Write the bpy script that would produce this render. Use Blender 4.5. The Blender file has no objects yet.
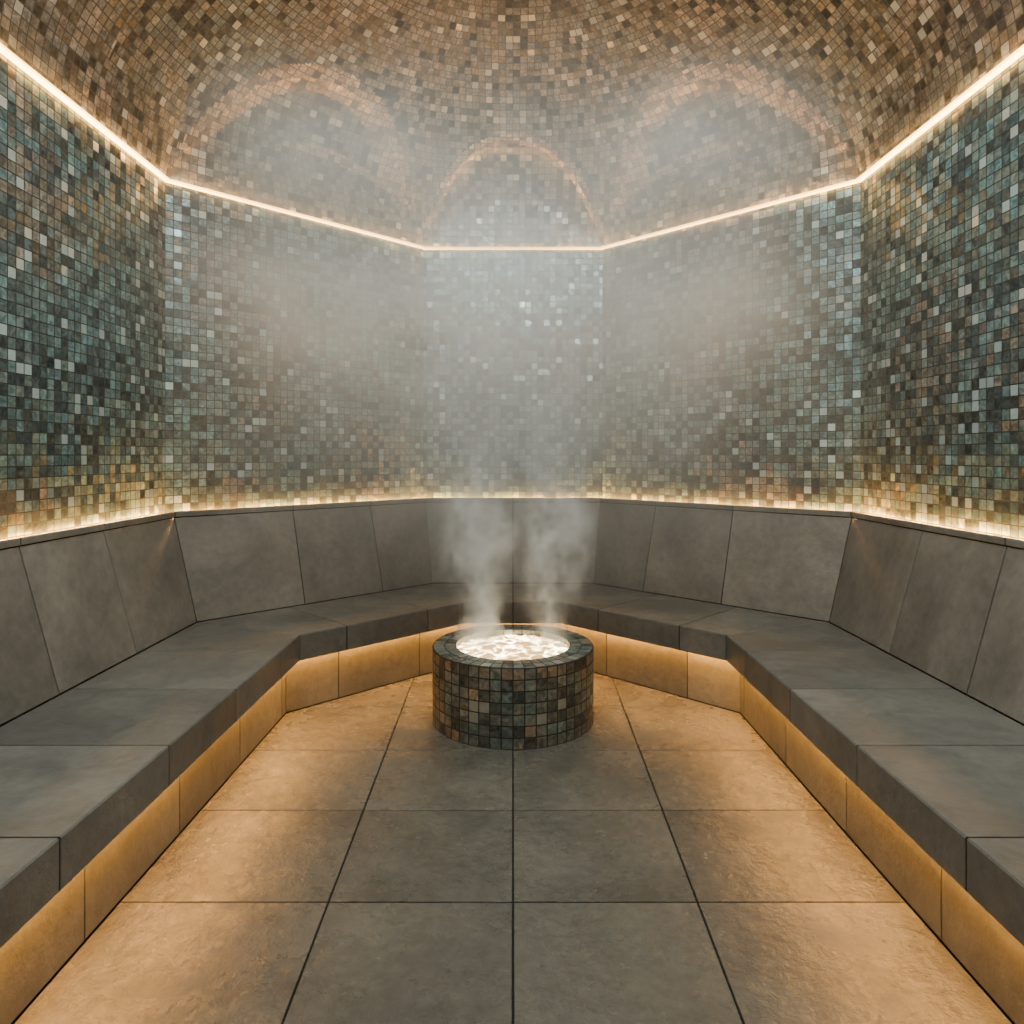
import bpy, math, random
from mathutils import Vector
random.seed(7)
S=bpy.context.scene
try:
    S.view_settings.view_transform='AgX'; S.view_settings.look='AgX - Medium High Contrast'
except Exception as ex: print(ex)
# ---------------- dimensions (m); x right, y depth, z up --------------
W=2.13; B=0.741; D1=4.285; D2=5.70; YF=-0.9
HT=3.13; HB=1.10; SEAT=0.45; HF=0.305; K=math.tan(math.radians(22.5))
O_SEAT=0.945; O_RIS=0.854; O_BACK=0.24
HD=1.35; YC=D2-W
TILE=0.05

# ---------------- node helpers --------------
class NT:
    def __init__(s,name,tree=None):
        if tree is not None: s.t=tree; return
        s.m=bpy.data.materials.new(name); s.m.use_nodes=True
        s.t=s.m.node_tree; s.t.nodes.clear()
        s.out=s.t.nodes.new('ShaderNodeOutputMaterial')
    def n(s,typ,ins=None,**kw):
        nd=s.t.nodes.new(typ)
        for k,v in kw.items(): setattr(nd,k,v)
        if ins:
            for k,v in ins.items():
                if isinstance(v,bpy.types.NodeSocket): s.t.links.new(v,nd.inputs[k])
                else: nd.inputs[k].default_value=v
        return nd
    def math(s,op,a,b=0.0,c=None,clamp=False):
        d={0:a,1:b}
        if c is not None: d[2]=c
        return s.n('ShaderNodeMath',d,operation=op,use_clamp=clamp).outputs[0]
    def vm(s,op,a,b=None):
        d={0:a}
        if b is not None: d[1]=b
        nd=s.n('ShaderNodeVectorMath',d,operation=op)
        return nd.outputs[1] if op in('LENGTH','DISTANCE','DOT_PRODUCT') else nd.outputs[0]
    def ramp(s,f,stops,interp='LINEAR'):
        nd=s.n('ShaderNodeValToRGB',{0:f}); cr=nd.color_ramp; cr.interpolation=interp
        while len(cr.elements)<len(stops): cr.elements.new(0.5)
        for e,(p,c) in zip(cr.elements,stops):
            e.position=p; e.color=(c[0],c[1],c[2],1)
        return nd.outputs[0]
    def mix(s,f,a,b,bt='MIX'):
        nd=s.n('ShaderNodeMix',data_type='RGBA',blend_type=bt)
        for i,v in ((0,f),(6,a),(7,b)):
            if isinstance(v,bpy.types.NodeSocket): s.t.links.new(v,nd.inputs[i])
            else: nd.inputs[i].default_value=v if i==0 else (v[0],v[1],v[2],1)
        return nd.outputs[2]
    def maprange(s,v,a,b,c,d,smooth=False):
        return s.n('ShaderNodeMapRange',{0:v,1:a,2:b,3:c,4:d},interpolation_type='SMOOTHSTEP' if smooth else 'LINEAR').outputs[0]

def mosaic(name,tones,sheen,light,seed=0.0,tilt=0.2,region=0.9,sheen_amt=0.6,metal=0.45,grout=(0.035,0.035,0.032),rgh=(0.20,0.24)):
    """glazed shell mosaic: random tone per tile, mother-of-pearl sheen hue drifting over the wall"""
    N=NT(name)
    uv=N.n('ShaderNodeUVMap',uv_map='UVMap').outputs[0]
    sc=N.n('ShaderNodeVectorMath',{0:uv,3:1/TILE},operation='SCALE').outputs[0]
    fl=N.vm('FLOOR',sc); fr=N.vm('FRACTION',sc)
    wn=N.n('ShaderNodeTexWhiteNoise',{0:N.vm('ADD',fl,(seed,seed*1.7,seed*.3))},noise_dimensions='3D')
    r=wn.outputs[0]; rc=wn.outputs[1]
    sep=N.n('ShaderNodeSeparateColor',{0:rc})
    sf=N.n('ShaderNodeSeparateXYZ',{0:fr})
    def edge(o):
        a=N.math('SUBTRACT',o,0.5); a=N.math('ABSOLUTE',a); return a
    e=N.math('MAXIMUM',edge(sf.outputs[0]),edge(sf.outputs[1]))
    tile=N.maprange(e,0.43,0.47,1,0)
    base=N.ramp(r,tones)
    geo=N.n('ShaderNodeNewGeometry')
    reg=N.n('ShaderNodeTexNoise',{'Vector':geo.outputs['Position'],'Scale':region,'Detail':2.0,'Roughness':0.6}).outputs[0]
    h=N.math('ADD',reg,N.math('MULTIPLY_ADD',sep.outputs[1],0.16,-0.08))
    pv=N.n('ShaderNodeTexNoise',{'Vector':N.vm('ADD',sc,N.vm('MULTIPLY',rc,(40,40,40))),'Scale':1.4,'Detail':1.0,'Distortion':1.2}).outputs[0]
    h=N.math('ADD',h,N.math('MULTIPLY_ADD',pv,0.12,-0.06))
    sh=N.ramp(h,sheen)
    base=N.mix(N.math('MULTIPLY',N.maprange(sep.outputs[0],0.2,0.9,0.15,1),sheen_amt),base,sh)
    base=N.mix(1.0,base,N.ramp(pv,[(0.3,(0.6,0.6,0.6)),(0.7,(1.45,1.45,1.45))]),'MULTIPLY')
    spark=N.math('GREATER_THAN',sep.outputs[2],0.94)
    base=N.mix(N.math('MULTIPLY',spark,0.75),base,light)
    col=N.mix(tile,grout,base)
    rough=N.math('MULTIPLY_ADD',sep.outputs[0],rgh[1],rgh[0])
    rough=N.math('ADD',N.math('MULTIPLY',rough,tile),N.math('MULTIPLY',N.math('SUBTRACT',1.0,tile),0.8))
    rv=N.vm('SUBTRACT',rc,(0.5,0.5,0.5))
    rv=N.n('ShaderNodeVectorMath',{0:rv,3:tilt},operation='SCALE').outputs[0]
    nm=N.vm('NORMALIZE',N.vm('ADD',geo.outputs['Normal'],rv))
    bs=N.n('ShaderNodeBsdfPrincipled',{'Base Color':col,'Roughness':rough,'Metallic':N.math('MULTIPLY',tile,metal),'Normal':nm})
    N.t.links.new(bs.outputs[0],N.out.inputs[0])
    return N.m

def stone(name,c1,c2,rough=(0.35,0.6),bump=0.25,wscale=2.2):
    N=NT(name)
    geo=N.n('ShaderNodeNewGeometry'); P=geo.outputs['Position']; ri=geo.outputs['Random Per Island']
    off=N.n('ShaderNodeCombineXYZ',{0:N.math('MULTIPLY',ri,37.0),1:N.math('MULTIPLY',ri,91.0)}).outputs[0]
    V=N.vm('ADD',P,off)
    n1=N.n('ShaderNodeTexNoise',{'Vector':V,'Scale':2.2,'Detail':4.0,'Roughness':0.6,'Distortion':0.6}).outputs[0]
    n2=N.n('ShaderNodeTexNoise',{'Vector':V,'Scale':22.0,'Detail':4.0,'Roughness':0.65}).outputs[0]
    col=N.ramp(n1,[(0.3,c1),(0.7,c2)])
    col=N.mix(0.5,col,N.ramp(n2,[(0.3,(0.7,0.7,0.7)),(0.7,(1.2,1.2,1.2))]),'MULTIPLY')
    tv=N.math('MULTIPLY_ADD',ri,0.22,0.89)
    col=N.mix(1.0,col,N.n('ShaderNodeCombineColor',{0:tv,1:tv,2:tv}).outputs[0],'MULTIPLY')
    w=N.n('ShaderNodeTexNoise',{'Vector':V,'Scale':wscale,'Detail':4.0,'Roughness':0.7}).outputs[0]
    rg=N.maprange(w,0.45,0.6,rough[0],rough[1])
    rg=N.math('ADD',rg,N.math('MULTIPLY',N.math('SUBTRACT',n2,0.5),0.3))
    n3=N.n('ShaderNodeTexNoise',{'Vector':V,'Scale':14.0,'Detail':6.0,'Roughness':0.65,'Distortion':0.2}).outputs[0]
    bp=N.n('ShaderNodeBump',{'Strength':bump,'Distance':0.02,'Height':n3})
    bs=N.n('ShaderNodeBsdfPrincipled',{'Base Color':col,'Roughness':rg,'Normal':bp.outputs[0]})
    N.t.links.new(bs.outputs[0],N.out.inputs[0])
    return N.m

def plain(name,c,r=0.8,metal=0):
    N=NT(name)
    bs=N.n('ShaderNodeBsdfPrincipled',{'Base Color':(*c,1),'Roughness':r,'Metallic':metal})
    N.t.links.new(bs.outputs[0],N.out.inputs[0]); return N.m
def emit(name,c,s):
    N=NT(name)
    e=N.n('ShaderNodeEmission',{0:(*c,1),1:s}); N.t.links.new(e.outputs[0],N.out.inputs[0]); return N.m

M_wall=mosaic('wall_mosaic',[(0,(0.075,0.088,0.09)),(0.3,(0.12,0.146,0.15)),(0.7,(0.17,0.21,0.215)),(1.0,(0.28,0.33,0.335))],
   [(0.30,(0.14,0.29,0.35)),(0.42,(0.19,0.35,0.36)),(0.57,(0.18,0.26,0.27)),(0.64,(0.38,0.28,0.21)),(0.72,(0.22,0.26,0.27))],(0.55,0.66,0.67),seed=3)
ct=[(0,(0.055,0.054,0.049)),(0.3,(0.11,0.107,0.097)),(0.7,(0.155,0.15,0.138)),(1.0,(0.25,0.24,0.225))]
M_ceil=mosaic('ceiling_mosaic',ct,
   [(0.35,(0.14,0.18,0.175)),(0.5,(0.16,0.155,0.14)),(0.6,(0.27,0.21,0.165)),(0.72,(0.16,0.16,0.145))],(0.48,0.46,0.40),seed=9,sheen_amt=0.5,tilt=0.14,metal=0.4,grout=(0.04,0.038,0.035))
M_arch_glow=mosaic('arch_glow_mosaic',[(0,(0.13,0.105,0.085)),(0.5,(0.28,0.215,0.155)),(1.0,(0.46,0.36,0.27))],  # warm glow along the arch edges, put into lighter copper tile colours
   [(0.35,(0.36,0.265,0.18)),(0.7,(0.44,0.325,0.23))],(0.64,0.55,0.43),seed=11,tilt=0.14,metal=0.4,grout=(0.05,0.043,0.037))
M_bas=mosaic('basin_mosaic',[(0,(0.09,0.098,0.09)),(0.3,(0.16,0.17,0.155)),(0.7,(0.215,0.222,0.20)),(1.0,(0.30,0.30,0.265))],
   [(0.35,(0.15,0.24,0.225)),(0.48,(0.21,0.215,0.185)),(0.55,(0.46,0.29,0.18)),(0.68,(0.23,0.235,0.20))],(0.38,0.39,0.35),seed=5,region=2.5,tilt=0.10,metal=0.15)
M_stone=stone('bench_stone',(0.155,0.154,0.145),(0.235,0.23,0.213),(0.36,0.58))
M_back=stone('backrest_stone',(0.19,0.172,0.15),(0.30,0.268,0.232),(0.42,0.6))
M_floor=stone('floor_stone',(0.14,0.132,0.115),(0.21,0.198,0.168),(0.13,0.50),bump=0.6,wscale=3.0)
M_grout=plain('grout',(0.03,0.028,0.025),0.9)

# ---------------- mesh helpers --------------
class MB:
    def __init__(s): s.v=[];s.f=[];s.uv=[];s.mi=[]
    def face(s,pts,uvs=None,mi=0):
        b=len(s.v); s.v+= [tuple(p) for p in pts]; s.f.append(tuple(range(b,b+len(pts))))
        s.uv.append(uvs or [(0,0)]*len(pts)); s.mi.append(mi)
    def obj(s,name,mats,parent=None,merge=0.0,smooth=False):
        me=bpy.data.meshes.new(name); me.from_pydata(s.v,[],s.f)
        ul=me.uv_layers.new(name='UVMap'); i=0
        for u in s.uv:
            for q in u: ul.data[i].uv=q; i+=1
        for m in mats: me.materials.append(m)
        for p,m in zip(me.polygons,s.mi): p.material_index=m; p.use_smooth=smooth
        if merge>0:
            import bmesh
            bm=bmesh.new(); bm.from_mesh(me); bmesh.ops.remove_doubles(bm,verts=bm.verts,dist=merge); bm.to_mesh(me); bm.free()
        o=bpy.data.objects.new(name,me); S.collection.objects.link(o)
        if parent: o.parent=parent
        return o
def empty(name,loc=(0,0,0)):
    o=bpy.data.objects.new(name,None); o.location=loc; S.collection.objects.link(o); return o

R2=math.sqrt(0.5); LD=math.hypot(W-B,D2-D1)
def seg_left(t,o):  return (-(W-o), t)
def seg_right(t,o): return ( (W-o), t)
def seg_dl(t,o): return (-(W-R2*t) + R2*o, D1+R2*t - R2*o)
def seg_dr(t,o): x,y=seg_dl(t,o); return (-x,y)
def seg_b(t,o): return (t, D2-o)
def lim_side(o): return (YF, D1-K*o)
def lim_diag(o): return (K*o, LD-K*o)
def lim_back(o): return (-(B-K*o), B-K*o)
SEGS={'left':(seg_left,lim_side),'back_left':(seg_dl,lim_diag),'back':(seg_b,lim_back),'back_right':(seg_dr,lim_diag),'right':(seg_right,lim_side)}

# ---------------- walls --------------
for nm,(f,l) in SEGS.items():
    t0,t1=l(0); mb=MB()
    uo={'left':0,'back_left':20,'back':40,'back_right':60,'right':80}[nm]
    mb.face([(*f(t0,0),0),(*f(t1,0),0),(*f(t1,0),HT),(*f(t0,0),HT)],[(t0+uo,0),(t1+uo,0),(t1+uo,HT),(t0+uo,HT)])
    mb.obj('wall_'+nm,[M_wall])
mb=MB(); n=48
for i in range(n):
    a=-W+2*W*i/n; b=-W+2*W*(i+1)/n
    ta=HT+HD*math.sqrt(max(0,1-(a/W)**2)); tb=HT+HD*math.sqrt(max(0,1-(b/W)**2))
    mb.face([(a,YF,0),(b,YF,0),(b,YF,tb),(a,YF,ta)],[(a,0),(b,0),(b,tb),(a,ta)])
mb.obj('wall_front',[M_wall],merge=1e-5)

# ---------------- ceiling vault with shallow niches over the back walls --------------
BH={'back_left':0.86,'back_right':0.86,'back':0.73}
E0={'back_left':0.50,'back_right':0.50,'back':0.36}
tab=[(0,0.0)]; L=0; NP=2000; px,pz=W,0
for i in range(1,NP+1):
    p=math.pi/2*i/NP; x,z=W*math.cos(p),HD*math.sin(p)
    L+=math.hypot(x-px,z-pz); px,pz=x,z; tab.append((p,L))
def phi_at(s):
    lo,hi=0,NP
    while hi-lo>1:
        m=(lo+hi)//2
        if tab[m][1]<s: lo=m
        else: hi=m
    return tab[hi][0]
ns=90
secs=[]
secs.append([((-W,YF+(YC-YF)*i/ns),(0,YF+(YC-YF)*i/ns),YF+(YC-YF)*i/ns,None) for i in range(ns+1)])
pts=[(-W,YC),(-W,D1),(-B,D2),(B,D2),(W,D1),(W,YC)]
wl=[None,'back_left','back','back_right',None]; cn=[14,72,64,72,14]
s=-(D1-YC)-LD-B
for k in range(5):
    p,q=pts[k],pts[k+1]; n=cn[k]; ll=math.hypot(q[0]-p[0],q[1]-p[1]); arr=[]
    for i in range(n+1):
        u=i/n; arr.append(((p[0]+(q[0]-p[0])*u,p[1]+(q[1]-p[1])*u),(0,YC),s+ll*u,wl[k]))
    s+=ll; secs.append(arr)
secs.append([((W,YC-(YC-YF)*i/ns),(0,YC-(YC-YF)*i/ns),-(YC-(YC-YF)*i/ns),None) for i in range(ns+1)])
rows=int(L/TILE); SUB=4
def vpos(P,C,wall,phi,pol):
    c=math.cos(phi)
    Px,Py=P
    if pol:
        w=1-(1-math.sin(phi))**2; dx,dy=P[0]-C[0],P[1]-C[1]; rr=math.hypot(dx,dy); k=(1-w)+w*(W/rr)
        Px,Py=C[0]+dx*k,C[1]+dy*k
    x=C[0]+(Px-C[0])*c; y=C[1]+(Py-C[1])*c; z=HT+HD*math.sin(phi); bar=None
    if wall:
        if wall=='back': t=x; r=B; e=D2-y
        else: t=((W-abs(x))*R2+(y-D1)*R2)-LD/2; r=LD/2; e=((W-abs(x))*R2-(y-D1)*R2)
        if abs(t)<r:
            g=min(1,max(0,e/E0[wall])); g=math.sqrt(1-(1-g)**2)**0.7
            h=BH[wall]*math.sqrt(1-(t/r)**2)*g
            zb=HT+h
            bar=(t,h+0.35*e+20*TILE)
            d=zb-z; glow_band=0.0
            if abs(d)<0.036 and e>0.04: glow_band=1.0
            if d>0: return (x,y,zb),True,bar,glow_band
            return (x,y,z),False,bar,glow_band
    return (x,y,z),False,bar,0.0
mb=MB()
for si,arr in enumerate(secs):
    pol=1<=si<=5
    rings=[]
    for k in range(rows*SUB+1):
        sarc=min(k*TILE/SUB,L*0.99999)
        ph=phi_at(sarc) if k else 0.0
        if k==rows*SUB: ph=math.pi/2
        rings.append([vpos(P,C,wl_,ph,pol) for (P,C,ss,wl_) in arr])
    for k in range(rows*SUB):
        r0,r1=rings[k],rings[k+1]; row=k//SUB
        phm=phi_at((row+0.5)*TILE); scl=math.cos(phm) if pol else 1.0
        for i in range(len(arr)-1):
            q=[r0[i],r0[i+1],r1[i+1],r1[i]]
            ps=[a[0] for a in q]
            nb=sum(a[1] for a in q)
            if nb>=2 and all(a[2] for a in q): uv=[a[2] for a in q]
            else:
                s0,s1=arr[i][2]*scl,arr[i+1][2]*scl
                v0=(k)*TILE/SUB; v1=(k+1)*TILE/SUB
                v0+=1e-4 if k%SUB==0 else 0; v1-=1e-4 if (k+1)%SUB==0 else 0
                uv=[(s0,v0),(s1,v0),(s1,v1),(s0,v1)]
            if (Vector(ps[2])-Vector(ps[3])).length<1e-6: ps=ps[:3]; uv=uv[:3]
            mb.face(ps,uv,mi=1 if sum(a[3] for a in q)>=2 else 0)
mb.obj('ceiling',[M_ceil,M_arch_glow],merge=1e-5)

# ---------------- floor --------------
mb=MB()
def slab(mb,poly,z,th=0.008,gap=0.003,mi=0):
    n=len(poly); P=[Vector(p) for p in poly]; out=[]
    for i in range(n):
        a,b,c=P[i-1],P[i],P[(i+1)%n]
        d1=(b-a).normalized(); d2=(c-b).normalized()
        n1=Vector((-d1.y,d1.x)); n2=Vector((-d2.y,d2.x)); m=(n1+n2); den=1+n1.dot(n2)
        out.append(b+m*(gap/max(den,0.2)))
    bot=[(p.x,p.y,z-th) for p in out]
    cen=sum(out,Vector((0,0)))/n
    mid=[(p.x,p.y,z-0.0015) for p in out]
    top=[]
    for p in out:
        d=(cen-p).normalized()*0.002; top.append((p.x+d.x,p.y+d.y,z))
    b=len(mb.v); mb.v+=bot+mid+top
    mb.f.append(tuple(range(b+2*n,b+3*n))); mb.uv.append([(0,0)]*n); mb.mi.append(mi)
    for i in range(n):
        j=(i+1)%n
        for k in (0,1):
            mb.f.append((b+k*n+i,b+k*n+j,b+(k+1)*n+j,b+(k+1)*n+i)); mb.uv.append([(0,0)]*4); mb.mi.append(mi)
def clip(poly,a,b,c):
    out=[]; n=len(poly)
    for i in range(n):
        p,q=poly[i],poly[(i+1)%n]; fp=a*p[0]+b*p[1]-c; fq=a*q[0]+b*q[1]-c
        if fp<=0: out.append(p)
        if (fp<0)!=(fq<0) and fp!=fq:
            u=fp/(fp-fq); out.append((p[0]+(q[0]-p[0])*u,p[1]+(q[1]-p[1])*u))
    o=[]
    for p in out:
        if not o or math.hypot(p[0]-o[-1][0],p[1]-o[-1][1])>1e-4: o.append(p)
    if len(o)>1 and math.hypot(o[0][0]-o[-1][0],o[0][1]-o[-1][1])<1e-4: o.pop()
    return o
xr=W-O_RIS; ybk=D2-O_RIS; cd=((W-O_RIS)+(D1-K*O_RIS))
def colx(i,y):
    if abs(i)==2: return math.copysign(1.4,i)
    return i*(0.553+0.02*y)
ys=[2.271-0.59*k for k in range(6,-1,-1)]+[2.859,3.44,4.03,4.62,5.2]
for j in range(len(ys)-1):
    for i in range(-2,2):
        y0,y1=ys[j],ys[j+1]
        poly=[(colx(i,y0),y0),(colx(i+1,y0),y0),(colx(i+1,y1),y1),(colx(i,y1),y1)]
        for a,b,c in ((1,0,xr),(-1,0,xr),(0,1,ybk),(0,-1,-YF),(1,1,cd),(-1,1,cd)):
            if len(poly)>2: poly=clip(poly,a,b,c)
        if len(poly)>2:
            ar=0.5*sum(poly[k][0]*poly[(k+1)%len(poly)][1]-poly[(k+1)%len(poly)][0]*poly[k][1] for k in range(len(poly)))
            if ar>0.002: slab(mb,poly,0.0)
mb.face([(-W,YF,-0.006),(W,YF,-0.006),(W,D1,-0.006),(B,D2,-0.006),(-B,D2,-0.006),(-W,D1,-0.006)],mi=1)
mb.obj('floor',[M_floor,M_grout])

# ---------------- bench --------------
bench=empty('stone_bench')
def strip(mb,seg,o0,z0,o1,z1,joints,th=0.008,gap=0.003):
    f,l=SEGS[seg]
    a0,b0=l(o0); a1,b1=l(o1)
    js=[None]+sorted(j for j in joints if max(a0,a1)+0.03<j<min(b0,b1)-0.03)+[None]
    dl=math.hypot(o1-o0,z1-z0); uo,uz=(o1-o0)/dl,(z1-z0)/dl
    no,nz=-uz*th,uo*th
    g=min(gap,dl*0.2)
    p0=(o0+uo*g,z0+uz*g); p1=(o1-uo*g,z1-uz*g)
    for k in range(len(js)-1):
        def tt(j,o,side):
            a,b=l(o)
            if j is None: return (a+gap*0.6) if side==0 else (b-gap*0.6)
            return j+gap if side==0 else j-gap
        quad=[(o,z,tt(js[k],o,0),tt(js[k+1],o,1)) for (o,z) in (p0,p1)]
        be=0.002
        def pt(o,z,t): x,y=f(t,o); return (x,y,z)
        (oa,za,ta0,ta1),(ob,zb,tb0,tb1)=quad
        front=[pt(oa+uo*be,za+uz*be,ta0+be),pt(oa+uo*be,za+uz*be,ta1-be),pt(ob-uo*be,zb-uz*be,tb1-be),pt(ob-uo*be,zb-uz*be,tb0+be)]
        m=0.2
        mid=[pt(oa+no*m,za+nz*m,ta0),pt(oa+no*m,za+nz*m,ta1),pt(ob+no*m,zb+nz*m,tb1),pt(ob+no*m,zb+nz*m,tb0)]
        bk=[pt(oa+no,za+nz,ta0),pt(oa+no,za+nz,ta1),pt(ob+no,zb+nz,tb1),pt(ob+no,zb+nz,tb0)]
        b=len(mb.v); mb.v+=front+mid+bk
        mb.f.append((b,b+1,b+2,b+3)); mb.uv.append([(0,0)]*4); mb.mi.append(0)
        for q in range(4):
            r=(q+1)%4
            for kk in (0,4):
                mb.f.append((b+kk+q,b+kk+r,b+kk+4+r,b+kk+4+q)); mb.uv.append([(0,0)]*4); mb.mi.append(0)
def backing(mb,o0,z0,o1,z1,th):
    dl=math.hypot(o1-o0,z1-z0); uo,uz=(o1-o0)/dl,(z1-z0)/dl
    no,nz=-uz*th,uo*th
    for seg,(f,l) in SEGS.items():
        A,Bq=(o0+no,z0+nz),(o1+no,z1+nz)
        a0,b0=l(A[0]); a1,b1=l(Bq[0])
        mb.face([(*f(a0,A[0]),A[1]),(*f(b0,A[0]),A[1]),(*f(b1,Bq[0]),Bq[1]),(*f(a1,Bq[0]),Bq[1])],mi=1)
jd=[0.69,1.29]
J_seat=lambda s: [1.832+0.581*k for k in range(-5,6)] if s in('left','right') else (jd if s!='back' else [0.0])
J_ris=lambda s: [2.087+0.593*k for k in range(-5,6)] if s in('left','right') else (jd if s!='back' else [0.0])
J_back=lambda s: [3.52-0.6*k for k in range(0,8)] if s in('left','right') else ([0.806,1.43] if s!='back' else [0.0])
CO=0.078
parts={
 'seat':[(O_SEAT,SEAT,O_BACK,SEAT,J_seat,-1)],
 'fascia':[(O_SEAT,HF,O_SEAT,SEAT,J_seat,1)],
 'underside':[(O_RIS,HF+0.04,O_SEAT-0.008,HF+0.04,J_seat,1)],
 'riser':[(O_RIS,0.0,O_RIS,HF+0.04,J_ris,1)],
 'backrest':[(O_BACK,SEAT,CO-0.008,HB-0.03,J_back,1)],
 'coping':[(CO,HB-0.03,CO,HB+0.004,J_back,1),(CO,HB+0.004,CO-0.02,HB+0.004,J_back,-1),(CO-0.02,HB-0.02,0.0,HB-0.02,J_back,-1)],
}
for pn,lst in parts.items():
    mb=MB()
    for (o0,z0,o1,z1,J,th) in lst:
        th=0.008
        dl=math.hypot(o1-o0,z1-z0); uo,uz=(o1-o0)/dl,(z1-z0)/dl
        no,nz=-uz*th,uo*th
        if abs(uz)>abs(uo):
            if no>0: th=-th
        elif pn=='underside':
            if nz<0: th=-th
        else:
            if nz>0: th=-th
        for s_ in SEGS: strip(mb,s_,o0,z0,o1,z1,J(s_),th)
        backing(mb,o0,z0,o1,z1,th*0.6)
    mb.obj(pn,[M_back if pn in('backrest','coping') else M_stone,M_grout],parent=bench)

# ---------------- LED strips --------------
def led(name,o,z,w,h,mats,mis=(0,0,0,0),parent=None):
    mb=MB()
    for seg,(f,l) in SEGS.items():
        for k,(oa,za,ob,zb) in enumerate(((o,z,o+w,z),(o+w,z,o+w,z+h),(o+w,z+h,o,z+h),(o,z+h,o,z))):
            a0,b0=l(oa); a1,b1=l(ob)
            mb.face([(*f(a0,oa),za),(*f(b0,oa),za),(*f(b1,ob),zb),(*f(a1,ob),zb)],mi=mis[k])
    return mb.obj(name,mats,parent=parent)
# cornice profile: glowing diffuser, strong tape on its top side washing the vault
led('led_strip_light',0.002,HT-0.010,0.034,0.014,[emit('led_diffuser',(1.0,0.56,0.18),6.0),emit('led_cornice',(1.0,0.56,0.21),40.0),emit('led_diffuser_bottom',(1.0,0.53,0.17),11.0)],(2,0,1,0))
led('led_strip_light.001',0.022,HB-0.016,0.02,0.010,[emit('led_backrest',(1.0,0.50,0.15),68.0)])
led('led_strip_light.002',O_RIS+0.03,HF+0.018,0.03,0.01,[emit('led_underseat',(1.0,0.49,0.14),43.0)])

# ---------------- basin --------------
cy=3.885; RO=0.444; RI=0.315; HP=0.403
bas=empty('mosaic_water_basin',(0,cy,0))
mb=MB(); n=112; nt=48
def ring(r,z,i): a=2*math.pi*i/n; return (r*math.sin(a),-r*math.cos(a),z)
bt=0.0575
segp=[((RO,0.0),(RO,HP-0.004),nt),((RO,HP-0.004),(RO-0.004,HP),nt),((RO-0.004,HP),(RI,HP),nt),((RI,HP),(RI,0.25),36)]
for si,((ra,za),(rb,zb),ntile) in enumerate(segp):
    ll=math.hypot(rb-ra,zb-za)
    nr=max(1,round(ll/bt)); vs=nr*TILE if ll>0.02 else 0.004
    for i in range(n):
        u0=ntile*TILE*i/n; u1=ntile*TILE*(i+1)/n
        off=70*si*TILE
        mb.face([ring(ra,za,i),ring(ra,za,i+1),ring(rb,zb,i+1),ring(rb,zb,i)],[(u0,off),(u1,off),(u1,off+vs-1e-4),(u0,off+vs-1e-4)])
mb.obj('basin_body',[M_bas],parent=bas,merge=1e-5)
N=NT('bubbling_water')
geo=N.n('ShaderNodeNewGeometry'); P=geo.outputs['Position']
Pw=N.vm('ADD',P,N.vm('MULTIPLY',N.n('ShaderNodeTexNoise',{'Vector':P,'Scale':7.0,'Detail':3.0}).outputs[1],(0.22,0.22,0.22)))
v1=N.n('ShaderNodeTexVoronoi',{'Vector':Pw,'Scale':9.0},feature='DISTANCE_TO_EDGE').outputs[0]
n1=N.n('ShaderNodeTexNoise',{'Vector':P,'Scale':10.0,'Detail':4.0,'Distortion':1.5}).outputs[0]
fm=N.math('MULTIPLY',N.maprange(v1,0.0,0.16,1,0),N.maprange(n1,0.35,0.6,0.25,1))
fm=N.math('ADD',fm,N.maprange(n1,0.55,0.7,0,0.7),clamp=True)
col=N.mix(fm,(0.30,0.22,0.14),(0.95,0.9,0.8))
bs=N.n('ShaderNodeBsdfPrincipled',{'Base Color':col,'Roughness':0.12,'Emission Color':N.mix(fm,(0.85,0.54,0.24),(1.0,0.84,0.52)),'Emission Strength':N.math('MULTIPLY_ADD',fm,6.5,1.2)})  # glow of lamps under the water, put into the surface's own emission
N.t.links.new(bs.outputs[0],N.out.inputs[0])
from mathutils import noise
mb=MB(); nr=26; na=96
def wz(x,y):
    r=math.hypot(x,y)/RI
    h=0.010*noise.noise(Vector((x*14,y*14,1.3)))+0.012*abs(noise.noise(Vector((x*26,y*26,4.1))))
    return HP-0.035+h*(1.2-0.5*r)+0.012*math.exp(-(r/0.6)**2)
def wp(jj,ii):
    r=RI*jj/nr; a=2*math.pi*ii/na; x,y=r*math.cos(a),r*math.sin(a); return (x,y,wz(x,y))
for j in range(nr):
    for i in range(na):
        q=[wp(j,i),wp(j+1,i),wp(j+1,i+1),wp(j,i+1)]
        if j==0: q=q[:3]
        mb.face(q)
mb.obj('water_surface',[N.m],parent=bas,merge=1e-5,smooth=True)

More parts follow.
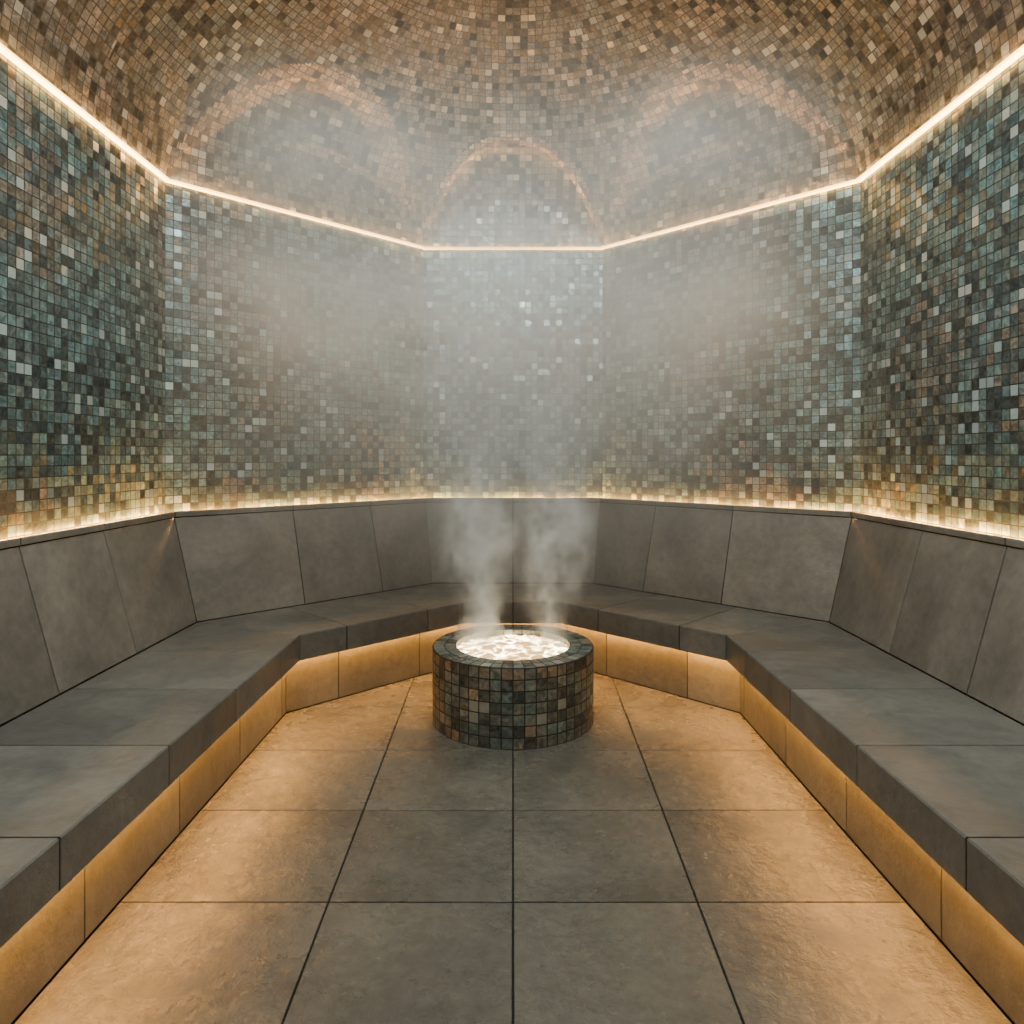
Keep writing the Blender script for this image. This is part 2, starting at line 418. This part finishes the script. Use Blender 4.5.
# ---------------- steam: voxel grids made with geometry nodes --------------
def vol_obj(name,lo,hi,res,fn,step,emis,parent=None,col=(0.94,0.97,0.96),ecol=(0.86,0.89,0.81)):
    t=bpy.data.node_groups.new(name+'_gn','GeometryNodeTree')
    t.interface.new_socket('Geometry',in_out='OUTPUT',socket_type='NodeSocketGeometry')
    N=NT('',tree=t)
    P=N.n('GeometryNodeInputPosition').outputs[0]
    d=fn(N,P)
    vc=N.n('GeometryNodeVolumeCube',{'Density':d,'Min':lo,'Max':hi,'Resolution X':res[0],'Resolution Y':res[1],'Resolution Z':res[2]})
    M=NT(name+'_mat')
    at=M.n('ShaderNodeAttribute',attribute_name='density').outputs['Fac']
    v=M.n('ShaderNodeVolumePrincipled',{'Color':(*col,1),'Density':1.0,'Anisotropy':0.1,'Emission Color':(*ecol,1),'Emission Strength':M.math('MULTIPLY',at,emis)})  # emission makes the steam itself glow, standing in for scattered light
    M.t.links.new(v.outputs[0],M.out.inputs[1])
    sm=N.n('GeometryNodeSetMaterial',{'Geometry':vc.outputs[0],'Material':M.m})
    go=t.nodes.new('NodeGroupOutput'); t.links.new(sm.outputs[0],go.inputs[0])
    vd=bpy.data.volumes.new(name); vd.materials.append(M.m)
    vd.render.step_size=step
    o=bpy.data.objects.new(name,vd); S.collection.objects.link(o)
    md=o.modifiers.new('gn','NODES'); md.node_group=t
    if parent: o.parent=parent
    return o
def blob(N,P,c,r,amp):
    v=N.vm('SUBTRACT',P,c); v=N.vm('DIVIDE',v,r); l=N.vm('LENGTH',v)
    return N.math('MULTIPLY',N.maprange(l,0.0,1.0,1,0,True),amp)
def haze(N,P):
    ns=N.n('ShaderNodeTexNoise',{'Vector':P,'Scale':1.8,'Detail':4.0,'Roughness':0.6,'Distortion':0.8}).outputs[0]
    nn=N.maprange(ns,0.36,0.64,0.3,1.5)
    bl=[((0,4.2,2.3),(0.95,1.0,0.9),1.45),((-1.1,3.8,3.1),(0.95,0.8,0.5),1.4),((1.1,3.8,3.1),(0.95,0.8,0.5),1.6),
        ((-1.1,4.1,2.35),(1.0,0.8,0.6),1.3),((1.1,4.1,2.35),(1.0,0.8,0.6),1.1),((0,3.8,2.1),(2.4,1.9,1.8),0.65)]
    t=None
    for c,r,a in bl:
        b=blob(N,P,c,r,a); t=b if t is None else N.math('ADD',t,b)
    return N.math('MULTIPLY',N.math('MULTIPLY',t,nn),0.72)
vol_obj('steam_cloud',(-1.85,2.4,0.8),(1.85,5.25,3.8),(21,16,17),haze,0.3,0.20)
ZP=HP+0.002
def plume(N,P0):
    P=N.vm('SUBTRACT',P0,(0,cy,ZP))
    z=N.n('ShaderNodeSeparateXYZ',{0:P}).outputs[2]
    w1=N.n('ShaderNodeTexNoise',{'Vector':N.vm('MULTIPLY',P,(3.5,3.5,2.4)),'Scale':1.0,'Detail':3.0}).outputs[1]
    dv=N.vm('MULTIPLY',N.vm('SUBTRACT',w1,(0.5,0.5,0.5)),(0.45,0.45,0.0))
    Q=N.vm('ADD',P,dv)
    sq=N.n('ShaderNodeSeparateXYZ',{0:Q})
    def colm(cx):
        dx=N.math('SUBTRACT',sq.outputs[0],N.math('MULTIPLY_ADD',z,cx*0.15,cx))
        l=N.math('SQRT',N.math('ADD',N.math('MULTIPLY',dx,dx),N.math('MULTIPLY',sq.outputs[1],sq.outputs[1])))
        rr=N.math('MULTIPLY_ADD',z,0.16,0.14)
        return N.maprange(N.math('DIVIDE',l,rr),0.0,1.0,1,0,True)
    c=N.math('MAXIMUM',colm(-0.19),colm(0.19))
    wn=N.n('ShaderNodeTexNoise',{'Vector':N.vm('MULTIPLY',Q,(10,10,5)),'Scale':1.0,'Detail':5.0,'Roughness':0.65,'Distortion':1.0}).outputs[0]
    wn=N.maprange(wn,0.42,0.66,0.0,2.0)
    fade=N.math('MULTIPLY',N.maprange(z,0.0,1.0,1.0,0.35),N.maprange(z,0.7,1.45,1,0,True))
    return N.math('MULTIPLY',N.math('MULTIPLY',N.math('MULTIPLY',c,wn),fade),10.0)
vol_obj('steam_plume',(-0.5,cy-0.34,ZP),(0.5,cy+0.34,ZP+1.45),(38,25,46),plume,0.1,0.22,ecol=(0.95,0.92,0.82))

# ---------------- added fill lamps, unseen overhead, no fixture modelled --------------
def area(name,loc,size,power,col,target=None,shape='DISK'):
    ld=bpy.data.lights.new(name,'AREA'); ld.shape=shape; ld.size=size; ld.energy=power; ld.color=col
    o=bpy.data.objects.new(name,ld); o.location=loc
    d=(Vector(target) if target else Vector((loc[0],loc[1],0)))-Vector(loc)
    o.rotation_euler=d.to_track_quat('-Z','Y').to_euler(); S.collection.objects.link(o); return o
area('fill_light',(-0.8,1.9,4.15),0.6,48,(0.88,1.0,0.99),(0.5,3.9,1.9))
area('fill_light.001',(0.8,1.9,4.15),0.6,48,(0.88,1.0,0.99),(-0.5,3.9,1.9))
area('fill_light.002',(0,0.3,4.25),0.8,26,(0.94,1.0,0.97),(0,1.2,0))

w=bpy.data.worlds.new('World'); S.world=w; w.use_nodes=True
w.node_tree.nodes['Background'].inputs[0].default_value=(0,0,0,1)
w.node_tree.nodes['Background'].inputs[1].default_value=0

# ---------------- camera --------------
cd_=bpy.data.cameras.new('camera'); cam=bpy.data.objects.new('camera',cd_); S.collection.objects.link(cam)
cam.location=(0,0,1.45); cam.rotation_euler=(math.radians(90),0,0)
cd_.sensor_width=36; cd_.lens=700/1024*36; cd_.shift_y=-57/1024; cd_.shift_x=-1/1024; cd_.clip_start=0.02
S.camera=cam
